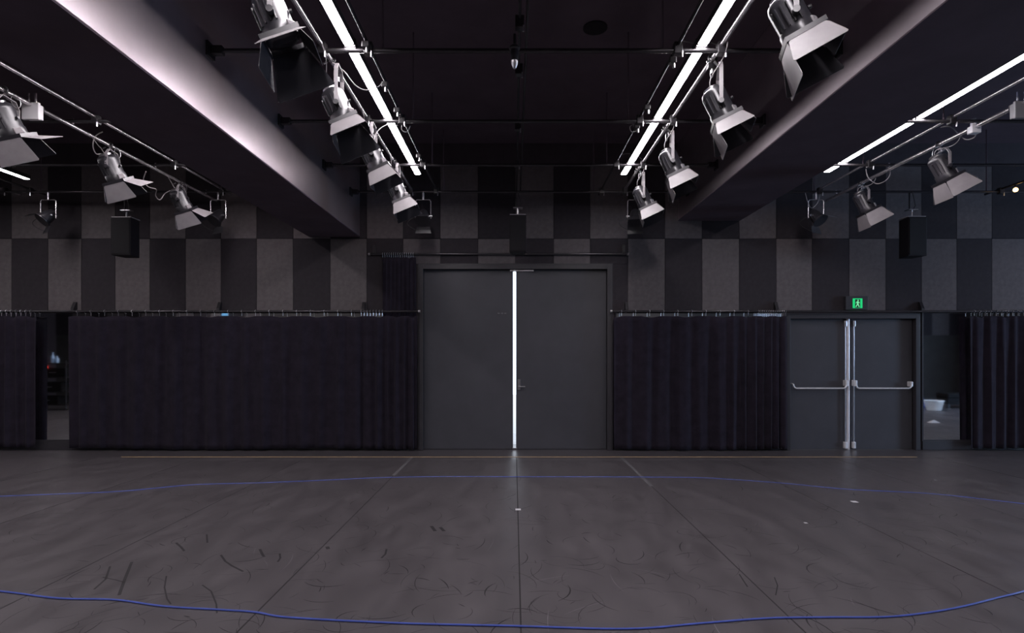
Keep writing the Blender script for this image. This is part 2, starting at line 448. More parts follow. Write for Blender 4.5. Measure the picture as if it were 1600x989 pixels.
d2 = struct(empty('door_2', (5.6, WY, 0)), 'pair of dark exit doors with chrome push bars')
door_frame(D2[0], D2[1], D2[2], .06, d2)
c0, c1 = WX(1322), WX(1332)
l2 = box(D2[0], c0, LY0, LY1, .0, D2[2]).build('door_leaf', M['door'], d2, bevel=.003)
r2 = box(c1, D2[1], LY0, LY1, .0, D2[2]).build('door_leaf', M['door'], d2, bevel=.003)
box(c0-.03, c1+.03, LY1, LY1+.03, 0, D2[2]).build('door_stop', M['frame'], d2)
cm = (c0+c1)/2
MB().tube([(cm, LY0-.004, .0), (cm, LY0-.004, D2[2])], .028, 16).build('centre_mullion', M['bar'], d2, smooth=True)
def push_bar(leaf, xa, xb, xr):
    z = WZ(606.5); yb = LY0-.085; zt_ = WZ(598)
    s = 1 if xb > xa else -1
    pts = []
    for t in range(6):
        an = math.pi/2*t/5
        pts.append((xa + s*(.06 - .06*math.cos(an)), yb, z + .06 - .06*math.sin(an)))
    pts = [(xa, LY0-.005, z+.07)] + [(xa, yb+.02, z+.07)] + pts
    end = []
    for t in range(6):
        an = math.pi/2*t/5
        end.append((xb - s*(.05 - .05*math.sin(an)), yb, z + .05 - .05*math.cos(an)))
    pts += end + [(xb, yb+.015, z+.075)]
    MB().tube(pts, .0125, 10).build('push_bar', M['bar'], leaf, smooth=True)
    MB().box(xr-.022, xr+.022, LY0-.095, LY0, z+.035, z+.135).build('latch_box', M['bar'], leaf, bevel=.008)
    MB().tube([(xr, LY0-.03, .1), (xr, LY0-.03, D2[2]-.06)], .011, 10).build('vertical_rod', M['steel'], leaf, smooth=True)
    MB().box(xr-.022, xr+.022, LY0-.055, LY0, .02, .13).build('rod_shoe', M['bar'], leaf, bevel=.008)
    MB().box(xr-.02, xr+.02, LY0-.05, LY0, D2[2]-.13, D2[2]-.03).build('rod_guide', M['steel'], leaf, bevel=.006)
push_bar(l2, WX(1238), WX(1320), WX(1321.2, D))
push_bar(r2, WX(1422), WX(1336), WX(1334.8, D))
MB().box(WX(1420), WX(1424), LY0-.09, LY0, WZ(604), WZ(596)).build('bar_bracket', M['bar'], r2, bevel=.008)

# exit sign over the doors
es = empty('exit_sign', (WX(1334.5), D-.05, WZ(485)))
tag(es, 'green running man exit sign in a dark box above the exit doors', 'exit sign')
box(WX(1317.5), WX(1352), D-.075, D-.004, WZ(484.6), WZ(463.5)).build('sign_box', M['frame'], es, bevel=.004)
ys = D-.077
box(WX(1328), WX(1343), ys-.004, ys, WZ(482), WZ(467)).build('sign_face', M['exit'], es)
def sgn(pts, name, m, dy):
    b = MB(); mx = Matrix.Translation((WX(1328), ys-.0045-dy, WZ(482))) @ Matrix.Rotation(R(90), 4, 'X')
    s_ = WX(1343)-WX(1328)
    b.slab([(p[0]*s_, p[1]*s_) for p in pts], .002, mx); return b.build(name, m, es)
sgn([(.24,.04),(.76,.04),(.76,.9),(.24,.9)], 'pictogram_doorway', M['exit_dark'], .0)
sgn([(.54+.075*math.cos(a*.6283), .78+.075*math.sin(a*.6283)) for a in range(10)], 'pictogram_head', M['exit_pale'], .002)
sgn([(.30,.52),(.34,.48),(.42,.60),(.44,.46),(.28,.14),(.34,.10),(.50,.36),(.62,.10),(.70,.10),(.58,.46),(.57,.56),(.70,.50),(.72,.56),(.56,.68),(.42,.70)], 'pictogram_runner', M['exit_pale'], .002)

# ------------------------------------------------------------------ mirrors, base boards
mz0, mz1 = WZ(687), WZ(488)
def mirror(name, xa, xb, label):
    e = empty('wall_mirror', ((xa+xb)/2, D, mz0)); tag(e, label, 'mirror', 'wall mirrors')
    box(xa, xb, D-.004, WY-.002, mz0, mz1).build('mirror_glass', M['mirror'], e)
    box(xa, xb, D-.012, WY-.002, mz0-.02, mz0).build('mirror_channel', M['frame'], e)
    for x_ in (xa, xb): box(x_-.012, x_+.012, D-.014, WY-.002, mz0-.02, mz1).build('mirror_edge', M['frame'], e)
mirror('m', -13.0, WX(640), 'long wall mirror mostly hidden behind the left curtains, showing dark shelves')
mirror('m', WX(962), WX(1224), 'wall mirror hidden behind the curtain between the two pairs of doors')
mirror('m', WX(1441), 13.0, 'wall mirror right of the exit doors reflecting a white laundry basket')
for i, (a, b_) in enumerate(((-13.0, WX(648)), (WX(960), WX(1226)), (WX(1441), 13.0))):
    struct(box(a, b_, D-.012, WY-.002, 0, mz0-.022).build('baseboard_back', M['frame'], bevel=.003))

# ------------------------------------------------------------------ curtains and rails
def curtain(name, xa, xb, yc, z0, z1, label, pitch=.22, amp=.045, seed=1, pinch=None, sway=0.0, hem=None):
    rnd = random.Random(seed)
    nx = int((xb-xa)/.018); nz = 26
    ph = [rnd.uniform(0, 6.28) for _ in range(6)]
    dens = pinch or (lambda u: 1.0)
    # phase grows with local fold density
    phase = [0.0]
    for i in range(nx):
        u = i/nx; phase.append(phase[-1] + (xb-xa)/nx/pitch*2*math.pi*dens(u))
    vs = []; fs = []
    for k in range(nz+1):
        t = k/nz
        for i in range(nx+1):
            u = i/nx; x = xa + (xb-xa)*u; p = phase[i]
            zz = z1 + (z0-z1)*t
            grow = .55 + .45*min(1, t*2.2)
            y = amp*grow*(math.sin(p + .5*math.sin(x*3+ph[0])) + .55*math.sin(.43*p + ph[1] + .8*t) + .35*math.sin(1.9*p+ph[2]+1.3*t*math.sin(x*2+ph[3])))
            dx = .012*math.sin(.7*p+ph[4])*t + sway*t*t
            dip = .022*max(0, math.sin(p*.5+ph[5]))*max(0, 1-t*8)   # sag between the hooks
            hz = 0.0
            if hem: hz = hem(u)*t**3
            vs.append((x+dx, yc+y, zz - dip + hz + .012*math.sin(x*1.7+ph[1])*t))
    for k in range(nz):
        for i in range(nx):
            a = k*(nx+1)+i; fs.append((a, a+1, a+nx+2, a+nx+1))
    b = MB(); b.add(vs, fs)
    e = empty('curtain', ((xa+xb)/2, yc, z0)); tag(e, label, 'curtain', 'black stage curtains')
    o = b.build('curtain_cloth', M['curtain'], e, smooth=True)
    sd = o.modifiers.new('thick', 'SOLIDIFY'); sd.thickness = .006
    return e
CY = 9.475; CZ1 = WZ(492, CY); RZ = WZ(486.5, CY)
def hooks(parent, xs, y, z, drop=.05):
    b = MB()
    for x in xs:
        pts = [(x, y + .024*math.cos(a*math.pi/4), z + .024*math.sin(a*math.pi/4)) for a in range(8)]
        b.tube(pts, .003, 5, closed=True)
        b.tube([(x, y, z-.024), (x, y, z-.024-drop)], .003, 4)
    o = b.build('curtain_rings', M['steel'], parent, smooth=True); o['kind'] = 'stuff'
def spread(pa, pb, n): return [WX(pa + (pb-pa)*(i+.5)/n, CY) for i in range(n)]
cu = curtain('c', WX(-60, CY), WX(58, CY), CY, .05, CZ1-.02, 'black curtain at the far left edge, left of the narrow mirror gap', pitch=.16, amp=.022, seed=11)
hooks(cu, spread(-55, 52, 14), CY, RZ)
cu = curtain('c', WX(107, CY), WX(652, CY), CY, .03, CZ1-.02, 'long black curtain covering the wall left of the tall grey doors', pitch=.30, amp=.026, seed=4,
             pinch=lambda u: 1.0 if u < .8 else 1.0 + (u-.8)*9)
hooks(cu, spread(110, 560, 21) + spread(562, 600, 8), CY, RZ)
cu = curtain('c', WX(959, CY), WX(1230, CY), CY, .02, CZ1-.02, 'black curtain hanging between the tall doors and the exit doors', pitch=.30, amp=.026, seed=8,
             pinch=lambda u: 1.0 if u < .6 else 1.0 + (u-.6)*5)
hooks(cu, spread(960, 1180, 10) + spread(1184, 1229, 16), CY, RZ)
cu = curtain('c', WX(1514, CY), WX(1660, CY), CY, .05, CZ1-.02, 'black curtain at the far right edge beside the right mirror', pitch=.2, amp=.025, seed=21)
hooks(cu, spread(1518, 1655, 16), CY, RZ)
CY2 = 9.535; UZ = WZ(397, CY2)
cu = curtain('c', WX(598, CY2), WX(650, CY2), CY2, .12, UZ-.05, 'narrow bunched black curtain hanging from the short upper rail beside the tall doors', pitch=.07, amp=.010, seed=31,
             hem=lambda u: .05*math.sin(u*9))
hooks(cu, [WX(598+i*3.4, CY2) for i in range(15)], CY2, UZ, .03)

def rail(x0, x1, y, z, r, label, brackets, top=.09):
    e = empty('curtain_rail', ((x0+x1)/2, y, z)); tag(e, label, 'curtain rail', 'black curtain rails')
    MB().tube([(x0, y, z), (x1, y, z)], r, 12).build('rail_pipe', M['pipe'], e, smooth=True)
    for bx in brackets:
        box(bx-.02, bx+.02, y+.012, D, z-.012, z+.02).build('rail_bracket', M['metal_black'], e)
        MB().slab([(0, 0), (D-y-.01, 0), (D-y-.01, .14), ((D-y)*.6, .14), (0, .03)], .05,
                  Matrix.Translation((bx, y+.008, z+.02)) @ Matrix(((0,0,1,0),(1,0,0,0),(0,1,0,0),(0,0,0,1)))).build('bracket_web', M['metal_black'], e)
    for x_ in (x0, x1):
        MB().tube([(x_-.015, y, z), (x_+.015, y, z)], r+.006, 12).build('end_cap', M['steel'], e, smooth=True)
    return e
rail(WX(-80, CY), WX(655, CY), CY, RZ, .019, 'long black curtain rail left of the tall grey doors', [WX(q, CY) for q in (112, 340, 567)])
rail(WX(955, CY), WX(1680, CY), CY, RZ, .019, 'long black curtain rail running over the exit doors on the right', [WX(q, CY) for q in (980, 1215, 1443)])
rail(WX(577, CY2), WX(981, CY2), CY2, UZ, .017, 'short upper curtain rail above the tall grey doors', [WX(q, CY2) for q in (584, 800, 975)])

# ------------------------------------------------------------------ lighting rig
H = EYE + 2.60                      # height of the pipe grid
YC = [1.93, 3.38, 4.84, 6.30, 7.75, 9.02]    # depths of the cross pipes
def linear(x, y0, y1, z, label):
    e = empty('linear_lamp', (x, (y0+y1)/2, z)); tag(e, label, 'ceiling light', 'linear lamps on the pipe grid')
    cuts = [y0] + [yy for yy in YC if y0 < yy < y1] + [y1]
    for a, b_ in zip(cuts[:-1], cuts[1:]):
        ya = a + (.006 if a != y0 else 0); yb = b_ - (.006 if b_ != y1 else 0)
        hs = MB().box(x-.045, x+.045, ya, yb, z+.004, z+.06).build('lamp_housing', M['housing'], e)
        n = 10; prof = [(-.041*math.cos(math.pi*i/n), -.005*math.sin(math.pi*i/n)) for i in range(n+1)]
        vs = [(x+c_, ya+.006, z+.003+d_) for c_, d_ in prof] + [(x+c_, yb-.006, z+.003+d_) for c_, d_ in prof]
        fs = [(i, i+1, n+2+i, n+1+i) for i in range(n)] + [tuple(range(n+1)), tuple(range(2*n+1, n, -1))]
        MB().add(vs, fs).build('diffuser', M['lamp'], hs, smooth=True)
        if a != y0: MB().box(x-.05, x+.05, ya+.012, ya+.03, H-.03, z+.064).build('lamp_clip', M['metal_black'], hs)
LZ = H + .008
linear(-1.385, YF+.3, 8.32, LZ, 'long bright lamp strip in the pipe grid right of the left beam')
linear(1.585, YF+.3, 8.32, LZ, 'long bright lamp strip in the pipe grid left of the right beam')
linear(4.46, YF+.3, 8.22, LZ, 'bright lamp strip at the upper right beyond the right beam')
linear(-7.22, YF+.3, 8.55, LZ, 'far left lamp strip, only its glowing end in view')
linear(-10.4, YF+.3, 8.5, LZ, 'lamp strip of the outermost left bay, out of the picture')
linear(10.5, YF+.3, 8.5, LZ, 'lamp strip of the outermost right bay, out of the picture')
linear(-4.26, YF+.3, 8.30, LZ, 'lamp strip of the left bay, hidden behind the left beam')

def coupler(parent, x, y, z):
    MB().box(x-.035, x+.035, y-.035, y+.035, z-.075, z+.022).build('coupler', M['metal_black'], parent, bevel=.006)
    MB().tube([(x+.03, y-.03, z-.06), (x+.03, y-.03, z-.11)], .008, 6).build('coupler_bolt', M['steel'], parent, smooth=True)
def long_pipe(x, z, label, r=.021, m='pipe', y1=9.32, sockets=(), arms=None, cy=YC[2:]):
    e = empty('lighting_pipe', (x, 4.2, z)); tag(e, label, 'pipe', 'long pipes of the lighting grid')
    MB().tube([(x, YF+.02, z), (x, y1, z)], r, 12).build('pipe_tube', M[m], e, smooth=True)
    for yy in cy: coupler(e, x, yy, z)
    for yy in sockets:
        MB().box(x-.03, x+.03, yy-.03, yy+.03, z-.07, z-.02).build('socket', M['metal_black'], e, bevel=.006)
        MB().tube([(x+.01, yy-.01, z-.07), (x+.01, yy-.01, z-.11)], .012, 8).build('plug', M['steel'], e, smooth=True)
    if arms:
        for yy in YC[2:]:
            MB().tube([(x, yy, z+.03), (x, yy, H-.015)], .011, 8).build('drop_stem', M['pipe_lit'], e, smooth=True)
    return e
long_pipe(-1.61, H, 'bright edged pipe left of the left lamp strip carrying lanterns', m='pipe_lit', sockets=(5.25, 6.6))
long_pipe(-1.22, H, 'thin dark pipe right of the left lamp strip with sockets', r=.014, sockets=(4.75, 5.45, 6.02, 7.4))
long_pipe(1.375, H, 'thin dark pipe left of the right lamp strip', r=.014, sockets=(5.0, 5.95, 6.45))
long_pipe(1.74, H, 'bright edged pipe right of the right lamp strip carrying lanterns', m='pipe_lit', sockets=(5.1,))
PL, PR, PZ = -4.82, 5.05, EYE + 2.50
long_pipe(-4.57, H, 'upper pipe of the left bay beyond the left beam', r=.017, m='pipe_lit')
long_pipe(PL, PZ, 'lower pipe of the left bay carrying lanterns and a white box', m='pipe_lit', arms=True, cy=())
long_pipe(4.79, H, 'upper pipe of the right bay beside the right lamp strip', r=.017, m='pipe_lit')
long_pipe(PR, PZ, 'lower pipe of the right bay carrying lanterns', m='pipe_lit', r=.024, arms=True, cy=())
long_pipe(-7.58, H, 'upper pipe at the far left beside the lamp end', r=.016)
long_pipe(-7.98, H, 'lower thick pipe at the far left edge', r=.018, m='pipe_lit')
long_pipe(7.62, H, 'upper pipe at the far right edge', r=.016)
long_pipe(.045, H+.05, 'left one of two close pipes along the middle of the ceiling', r=.012, cy=(4.55, 5.3, 6.6, 7.9))
long_pipe(.105, H+.05, 'right one of two close pipes along the middle of the ceiling', r=.012, cy=())
rows = ['row nearest the camera', 'second row from the camera', 'third row from the camera', 'last row before the panelled wall']
def cross(x0, x1, y, label, ends, rods):
    z = H - .042
    e = empty('cross_pipe', ((x0+x1)/2, y, z)); tag(e, label, 'pipe', 'cross pipes of the lighting grid')
    MB().tube([(x0, y, z), (x1, y, z)], .019, 12).build('pipe_tube', M['pipe'], e, smooth=True)
    for x_ in ends:
        s = 1 if x_ == x0 else -1
        MB().box(x_, x_+s*.02, y-.06, y+.06, z-.06, z+.06).build('end_plate', M['metal_black'], e)
        MB().box(x_+s*.02, x_+s*.12, y-.03, y+.03, z-.035, z+.035).build('end_clamp', M['metal_black'], e, bevel=.006)
    for x_ in rods:
        MB().tube([(x_, y, z+.01), (x_, y, ZC)], .009, 8).build('hanging_rod', M['ceiling'], e, smooth=True)
for i, yy in enumerate(YC[2:]):
    cross(-2.56, 2.73, yy, 'cross pipe between the two beams, ' + rows[i], (-2.56, 2.73), (-1.1, 1.25))
    cross(-9.5, -3.40, yy, 'cross pipe left of the left beam, ' + rows[i], (-3.40,), (-4.45, -7.4))
    cross(3.75, 9.5, yy, 'cross pipe right of the right beam, ' + rows[i], (3.75,), (4.7, 7.4))

# ------------------------------------------------------------------ lanterns
def lantern(x, y, zp, drop, tilt, label, yaw=0, pitch=0, flaps=(55, 8, 14, 24), lens_=(.13, .22, .18, .12), cord=1, s=1.0, dx=.07, side=-1):
    """a fresnel lantern hung from a pipe at (x, y, zp); its body's centre is `drop` below the pipe"""
    e = empty('stage_lantern', (x, y, zp)); tag(e, label, 'stage light', 'stage lanterns with barn doors')
    piv = Vector((x+dx, y, zp-drop))
    B = Matrix.Translation(piv) @ Matrix.Rotation(R(yaw), 4, 'Z') @ Matrix.Rotation(R(pitch), 4, 'X') @ Matrix.Rotation(R(-tilt), 4, 'Y') @ Matrix.Scale(s, 4)
    Y0 = Matrix.Translation(piv) @ Matrix.Rotation(R(yaw), 4, 'Z') @ Matrix.Scale(s, 4)
    # body
    b = MB(); b.lathe([(.072, .165), (.096, .148), (.104, .12), (.104, -.05), (.112, -.06), (.112, -.125)][::-1], 24, B)
    b.build('lamp_body', M['lantern'], e, smooth=True)
    b = MB(); b.lathe([(.05, .16), (.066, .162), (.066, .182), (.04, .192)], 20, B); b.build('rear_cap', M['steel'] if cord else M['lantern'], e, smooth=True)
    for k in range(5):
        an = R(200 + k*20)
        mx = B @ Matrix.Rotation(an, 4, 'Z')
        MB().box(.098, .116, -.004, .004, -.05, .10, mx).build('cooling_fin', M['lantern'], e)
    MB().box(-.035, .035, -.118, -.095, -.115, -.06, B @ Matrix.Rotation(R(55), 4, 'Z')).build('focus_knob_box', M['flap'], e, bevel=.006)
    MB().tube([(.104, -.02, .02), (.125, -.02, .02)], .014, 10, B).build('side_knob', M['lantern'], e, smooth=True)
    # front frame and lens
    fr = MB()
    for (a, b_, c, d_) in ((-.128, .128, -.128, -.108), (-.128, .128, .108, .128), (-.128, -.108, -.108, .108), (.108, .128, -.108, .108)):
        fr.box(a, b_, c, d_, -.15, -.118, B)
    fr.build('front_frame', M['lantern'], e)
    MB().lathe([(.106, -.126), (.08, -.140), (.04, -.147), (.005, -.149)][::-1], 20, B).build('lens', M['lens'], e, smooth=True)
    # barn doors: near, far, left, right
    outs = (Vector((0, -1, 0)), Vector((0, 1, 0)), Vector((-1, 0, 0)), Vector((1, 0, 0)))
    for o_, th, ln in zip(outs, flaps, lens_):
        d_ = o_ * math.sin(R(th)) + Vector((0, 0, -1)) * math.cos(R(th))
        u = Vector((0, 0, 1)).cross(o_); n_ = u.cross(d_)
        h = o_ * .124 + Vector((0, 0, -.150))
        mx = Matrix(((u.x, d_.x, n_.x, h.x), (u.y, d_.y, n_.y, h.y), (u.z, d_.z, n_.z, h.z), (0, 0, 0, 1)))
        wi = .108; wo = .108 + ln*.34
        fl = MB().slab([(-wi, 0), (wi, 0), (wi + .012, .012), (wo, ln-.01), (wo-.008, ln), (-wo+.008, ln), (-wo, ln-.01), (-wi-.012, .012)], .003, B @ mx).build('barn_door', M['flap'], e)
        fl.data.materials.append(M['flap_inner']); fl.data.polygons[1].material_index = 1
    # yoke: a strap in the vertical plane of the pivots
    top = (drop - .075)/s
    yk = MB(); hw = .135
    pts = [(0, -hw, -.012), (0, -hw, top-.06), (0, -hw+.05, top), (0, hw-.05, top), (0, hw, top-.06), (0, hw, -.012)]
    vs = []; fs = []
    for i, p in enumerate(pts):
        p = Vector(p); nx_ = Vector(pts[min(i+1, 5)]); pv_ = Vector(pts[max(i-1, 0)])
        t = (nx_-pv_).normalized(); q = Vector((1, 0, 0)).cross(t)
        for a, c in ((-.016, -.003), (.016, -.003), (.016, .003), (-.016, .003)): vs.append(p + Vector((a, 0, 0)) + q*c)
    for i in range(5):
        for j in range(4): fs.append((i*4+j, i*4+(j+1)%4, i*4+4+(j+1)%4, i*4+4+j))
    fs += [(3, 2, 1, 0), (20, 21, 22, 23)]
    yk.add(vs, fs, Y0); yk.build('yoke', M['flap'], e)
    for sg in (-1, 1):
        MB().tube([(0, sg*.10, 0), (0, sg*.150, 0)], .022, 14, Y0).build('pivot_knob', M['lantern'], e, smooth=True)
    # hook clamp round the pipe
    c = Vector((x, y, zp))
    pts = [c + Vector((.034*math.cos(R(a)), 0, .034*math.sin(R(a)))) for a in range(-40, 221, 20)]
    MB().tube(pts, .011, 8).build('hook_clamp', M['metal_black'], e, smooth=True)
    MB().tube([(x+dx*.2, y, zp-.03), (x+dx, y, zp-.078)], .012, 8).build('clamp_stem', M['steel'], e, smooth=True)
    MB().tube([(x-.03, y-.02, zp-.03), (x-.06, y-.02, zp-.045)], .008, 8).build('wing_bolt', M['steel'], e, smooth=True)
    # power cord from the rear, looping up to the pipe
    if cord:
        rr = B @ Vector((0, 0, .19)); t = []
        q0 = rr; q3 = Vector((x+side*-.02, y-.3, zp-.02)); q1 = rr + Vector((-.05, -.05, .12)); q2 = Vector((x+.05, y-.16, zp-.16))
        for i in range(15):
            a = i/14; t.append(q0*(1-a)**3 + q1*3*a*(1-a)**2 + q2*3*a*a*(1-a) + q3*a**3)
        MB().tube(t, .0045, 6).build('power_cord', M['cord'], e, smooth=True)
        lp = [Vector((x+.03, y+.10+.055*math.cos(a*.5236), zp-.06+.06*math.sin(a*.5236))) for a in range(12)]
        MB().tube(lp, .003, 5, closed=True).build('safety_wire', M['steel'], e, smooth=True)
    return e
LT = 26
lantern(-1.61, 3.72, H, .445, 23, 'large lantern at the top left of the picture, cut off by its upper edge', yaw=8, flaps=(55, 8, 22, 20), lens_=(.16, .27, .2, .14))
lantern(-1.61, 5.07, H, .43, 25, 'lantern with pale barn door left of the left lamp strip, below the largest lantern', yaw=6, flaps=(34, 6, 14, 20), lens_=(.15, .25, .18, .13))
lantern(-1.61, 6.32, H, .43, 26, 'lantern third along the left pipe, between two paler barn doors', yaw=4, pitch=8, flaps=(22, 6, 14, 20), lens_=(.15, .2, .16, .13))
lantern(-1.61, 7.66, H, .43, 24, 'lantern with the brightest white barn door, last on the left pipe', yaw=4, flaps=(30, 6, 14, 20), lens_=(.18, .2, .16, .13))
lantern(1.74, 3.72, H, .445, 25, 'large lantern at the top right of the picture beside the right beam', yaw=-17, flaps=(24, 8, 8, 22), lens_=(.17, .24, .26, .14), dx=.06)
lantern(1.74, 5.04, H, .43, 24, 'lantern with a long hanging side flap right of the right lamp strip', yaw=-14, flaps=(34, 10, 0, 22), lens_=(.15, .2, .24, .14), dx=.06)
lantern(1.74, 6.56, H, .43, 24, 'lantern right of the lamp strip, third along the right pipe', yaw=-11, flaps=(28, 10, 4, 22), lens_=(.16, .2, .22, .14), dx=.06)
lantern(1.74, 8.02, H, .43, 24, 'lantern with a bright flap just past the end of the right lamp strip', yaw=-9, flaps=(28, 10, 6, 22), lens_=(.16, .2, .18, .14), dx=.06)
lantern(PL, 5.44, PZ, .30, 14, 'lantern cut off by the left edge of the picture', yaw=8, pitch=24, flaps=(2, 15, 15, 75), lens_=(.22, .2, .18, .2), dx=.04)
lantern(PL, 6.86, PZ, .29, 16, 'dark lantern in the left bay with one thin bright flap', yaw=8, pitch=24, flaps=(2, 12, 15, 62), lens_=(.2, .2, .18, .2), dx=.04)
lantern(PL, 8.28, PZ, .29, 18, 'smaller dark lantern in the left bay, nearest the panelled wall', yaw=8, pitch=24, flaps=(2, 12, 15, 50), lens_=(.2, .2, .18, .2), dx=.04)
lantern(PR, 6.84, PZ, .29, 28, 'lantern with a grey square flap in the right bay, nearer one', yaw=-6, flaps=(22, 14, 12, 25), lens_=(.2, .2, .2, .14), dx=.04)
lantern(PR, 8.37, PZ, .29, 27, 'lantern with a grey square flap in the right bay, farther and smaller one', yaw=-6, flaps=(22, 14, 12, 25), lens_=(.2, .2, .2, .14), dx=.04)

def flood(x, y, zp, label, yaw=0, tilt=35):
    """small floodlight in a square yoke"""
    e = empty('floodlight', (x, y, zp)); tag(e, label, 'floodlight', 'small floodlights by the back wall')
    MB().tube([(x, y, zp), (x, y, zp-.12)], .018, 10).build('stem', M['steel'], e, smooth=True)
    pts = [(x-.12, y, zp-.42), (x-.12, y, zp-.15), (x-.10, y, zp-.125), (x+.10, y, zp-.125), (x+.12, y, zp-.15), (x+.12, y, zp-.42)]
    MB().tube(pts, .008, 8).build('yoke', M['pipe_lit'], e, smooth=True)
    B = Matrix.Translation((x, y, zp-.38)) @ Matrix.Rotation(R(yaw), 4, 'Z') @ Matrix.Rotation(R(-tilt), 4, 'X')
    MB().lathe([(.118, -.12), (.118, -.105), (.098, -.09), (.092, -.01), (.075, .06), (.06, .10), (.03, .115)], 20, B).build('lamp_body', M['lantern'], e, smooth=True)
    MB().lathe([(.005, -.118), (.1, -.116), (.1, -.11)], 20, B).build('lens', M['lens'], e, smooth=True)
    for sg in (-1, 1): MB().tube([(sg*.09, 0, 0), (sg*.14, 0, 0)], .014, 10, Matrix.Translation((x, y, zp-.38)) @ Matrix.Rotation(R(yaw), 4, 'Z')).build('pivot_knob', M['steel'], e, smooth=True)
    for d_, o_ in ((1, Vector((0, -1, 0))), (2, Vector((0, 1, 0)))):
        u = Vector((1, 0, 0)); dd = Vector((0, o_.y*.45, -.9)).normalized(); n_ = u.cross(dd); h = o_*.115 + Vector((0, 0, -.12))
        mx = Matrix(((u.x, dd.x, n_.x, h.x), (u.y, dd.y, n_.y, h.y), (u.z, dd.z, n_.z, h.z), (0, 0, 0, 1)))
        MB().slab([(-.10, 0), (.10, 0), (.125, .11), (-.125, .11)], .003, B @ mx).build('barn_door', M['lantern'], e)
    c = [Vector((x-.15, y, zp-.4)) + Vector((-.1*math.sin(a/9*math.pi), 0, -.02*a)) for a in range(10)] + [Vector((x-.05, y, zp-.62))]
    MB().tube(c, .004, 5).build('power_cord', M['cord_black'], e, smooth=True)
FZ = H - .042
flood(-1.42, 9.02, FZ, 'small floodlight in a square yoke left of the tall doors', 0, 40)
flood(1.90, 9.02, FZ, 'dark floodlight right of the tall doors behind the last right lantern', -10, 30)
flood(-4.63, 9.02, FZ, 'small grey floodlight in a square yoke left of the left beam', -30, 40)
flood(-7.29, 9.02, FZ, 'small floodlight at the far left near the panelled wall', -35, 45)
flood(4.73, 9.02, FZ, 'dark small floodlight right of the right beam', 30, 40)

# loudspeakers
def speaker(px, y, x_w, pt, pb, label):
    x = WX(px, y); zt_, zb_ = WZ(pt, y), WZ(pb, y)
    e = empty('loudspeaker', (x, y, zb_)); tag(e, label, 'speaker', 'hanging loudspeakers')
    hw = x_w/2
    MB().slab([(-hw, -.14), (hw, -.14), (hw*.72, .14), (-hw*.72, .14)], zt_-zb_, Matrix.Translation((x, y, (zt_+zb_)/2))).build('cabinet', M['speaker'], e, bevel=.008)
    MB().box(x-hw+.015, x+hw-.015, y-.150, y-.141, zb_+.02, zt_-.02).build('grille', M['grille'], e, bevel=.003)
    MB().box(x-hw*.95, x+hw*.95, y-.13, y+.1, zt_+.004, zt_+.016).build('top_plate', M['flap'], e)
    MB().tube([(x, y, zt_+.016), (x, y, zt_+.15)], .014, 8).build('hanging_stem', M['steel'], e, smooth=True)
    MB().box(x-.075, x+.075, y-.05, y+.05, zt_+.13, zt_+.142).build('swivel_plate', M['steel'], e)
    MB().tube([(x-.03, y, zt_+.142), (x-.03, y, H-.03)], .012, 8).build('drop_rod', M['metal_black'], e, smooth=True)
    MB().tube([(x+.02, y, zt_+.142), (x+.05, y-.02, zt_+.2), (x+.0, y-.02, H-.04)], .006, 6).build('signal_cord', M['cord_black'], e, smooth=True)
speaker(198, 9.02, .31, 343, 401, 'black loudspeaker hanging on the left in front of the panelled wall')
speaker(809, 9.02, .26, 339, 396, 'black loudspeaker hanging above the middle of the tall doors')
speaker(1424, 9.02, .29, 342, 402, 'black loudspeaker hanging on the right above the exit doors')

# boxes on the pipes
def dimmer(x, y, z, m, label, w_=.17):
    e = empty('junction_box', (x, y, z)); tag(e, label, 'junction box')
    MB().box(x-.07, x+.07, y-w_/2, y-.03, z-.135, z+.012).build('box_body', m, e, bevel=.008)
    MB().box(x-.03, x+.03, y-.03, y+.03, z-.03, z+.03).build('pipe_strap', M['metal_black'], e, bevel=.004)
    MB().box(x-w_/2, x+w_/2, y-.03-w_/2, y-w_/2, z-.15, z+.02).build('front_plate', m, e, bevel=.006)
    for a in (-.035, .035):
        MB().tube([(x+a, y-w_/2, z+.02), (x+a, y-w_/2, z+.12)], .011, 8).build('cable_gland', M['pipe_lit'], e, smooth=True)
dimmer(PL+.0, 5.85, PZ, M['box_white'], 'white junction box on the lower pipe at the left edge')
dimmer(PR+.0, 5.82, PZ, M['box_grey'], 'grey junction box on the lower pipe at the right edge')
e = empty('pipe_socket', (PR, 6.32, PZ)); tag(e, 'bright white plug and socket on the lower pipe at right', 'socket')
MB().tube([(PR-.01, 6.32, PZ-.03), (PR-.01, 6.32, PZ+.09)], .028, 10).build('socket_body', M['box_white'], e, smooth=True)
MB().box(PR-.05, PR+.05, 6.28, 6.36, PZ-.07, PZ+.01).build('socket_base', M['box_white'], e, bevel=.008)
e = empty('small_projector', (WX(806, 4.75), 4.72, H-.08)); tag(e, 'small dark fitting hanging from the middle pipes at the top', 'fitting')
cx_ = WX(804, 4.75)
MB().tube([(cx_, 4.72, H+.03), (cx_, 4.72, H-.05)], .012, 8).build('stem', M['metal_black'], e, smooth=True)
MB().lathe([(.0, 0), (.03, .0), (.034, .09), (.045, .1), (.045, .115), (.02, .12)], 16, Matrix.Translation((cx_, 4.72, H-.19))).build('fitting_body', M['lantern'], e, smooth=True)
MB().lathe([(.012, -.06), (.025, -.03), (.03, 0)], 12, Matrix.Translation((cx_, 4.72, H-.19))).build('fitting_nose', M['steel'], e, smooth=True)
e = MB().lathe([(.10, -.03), (.13, -.015), (.13, 0)], 28, Matrix.Translation((WX(930, 6.2), 6.2, ZC))).build('ceiling_speaker', M['speaker'], smooth=True)
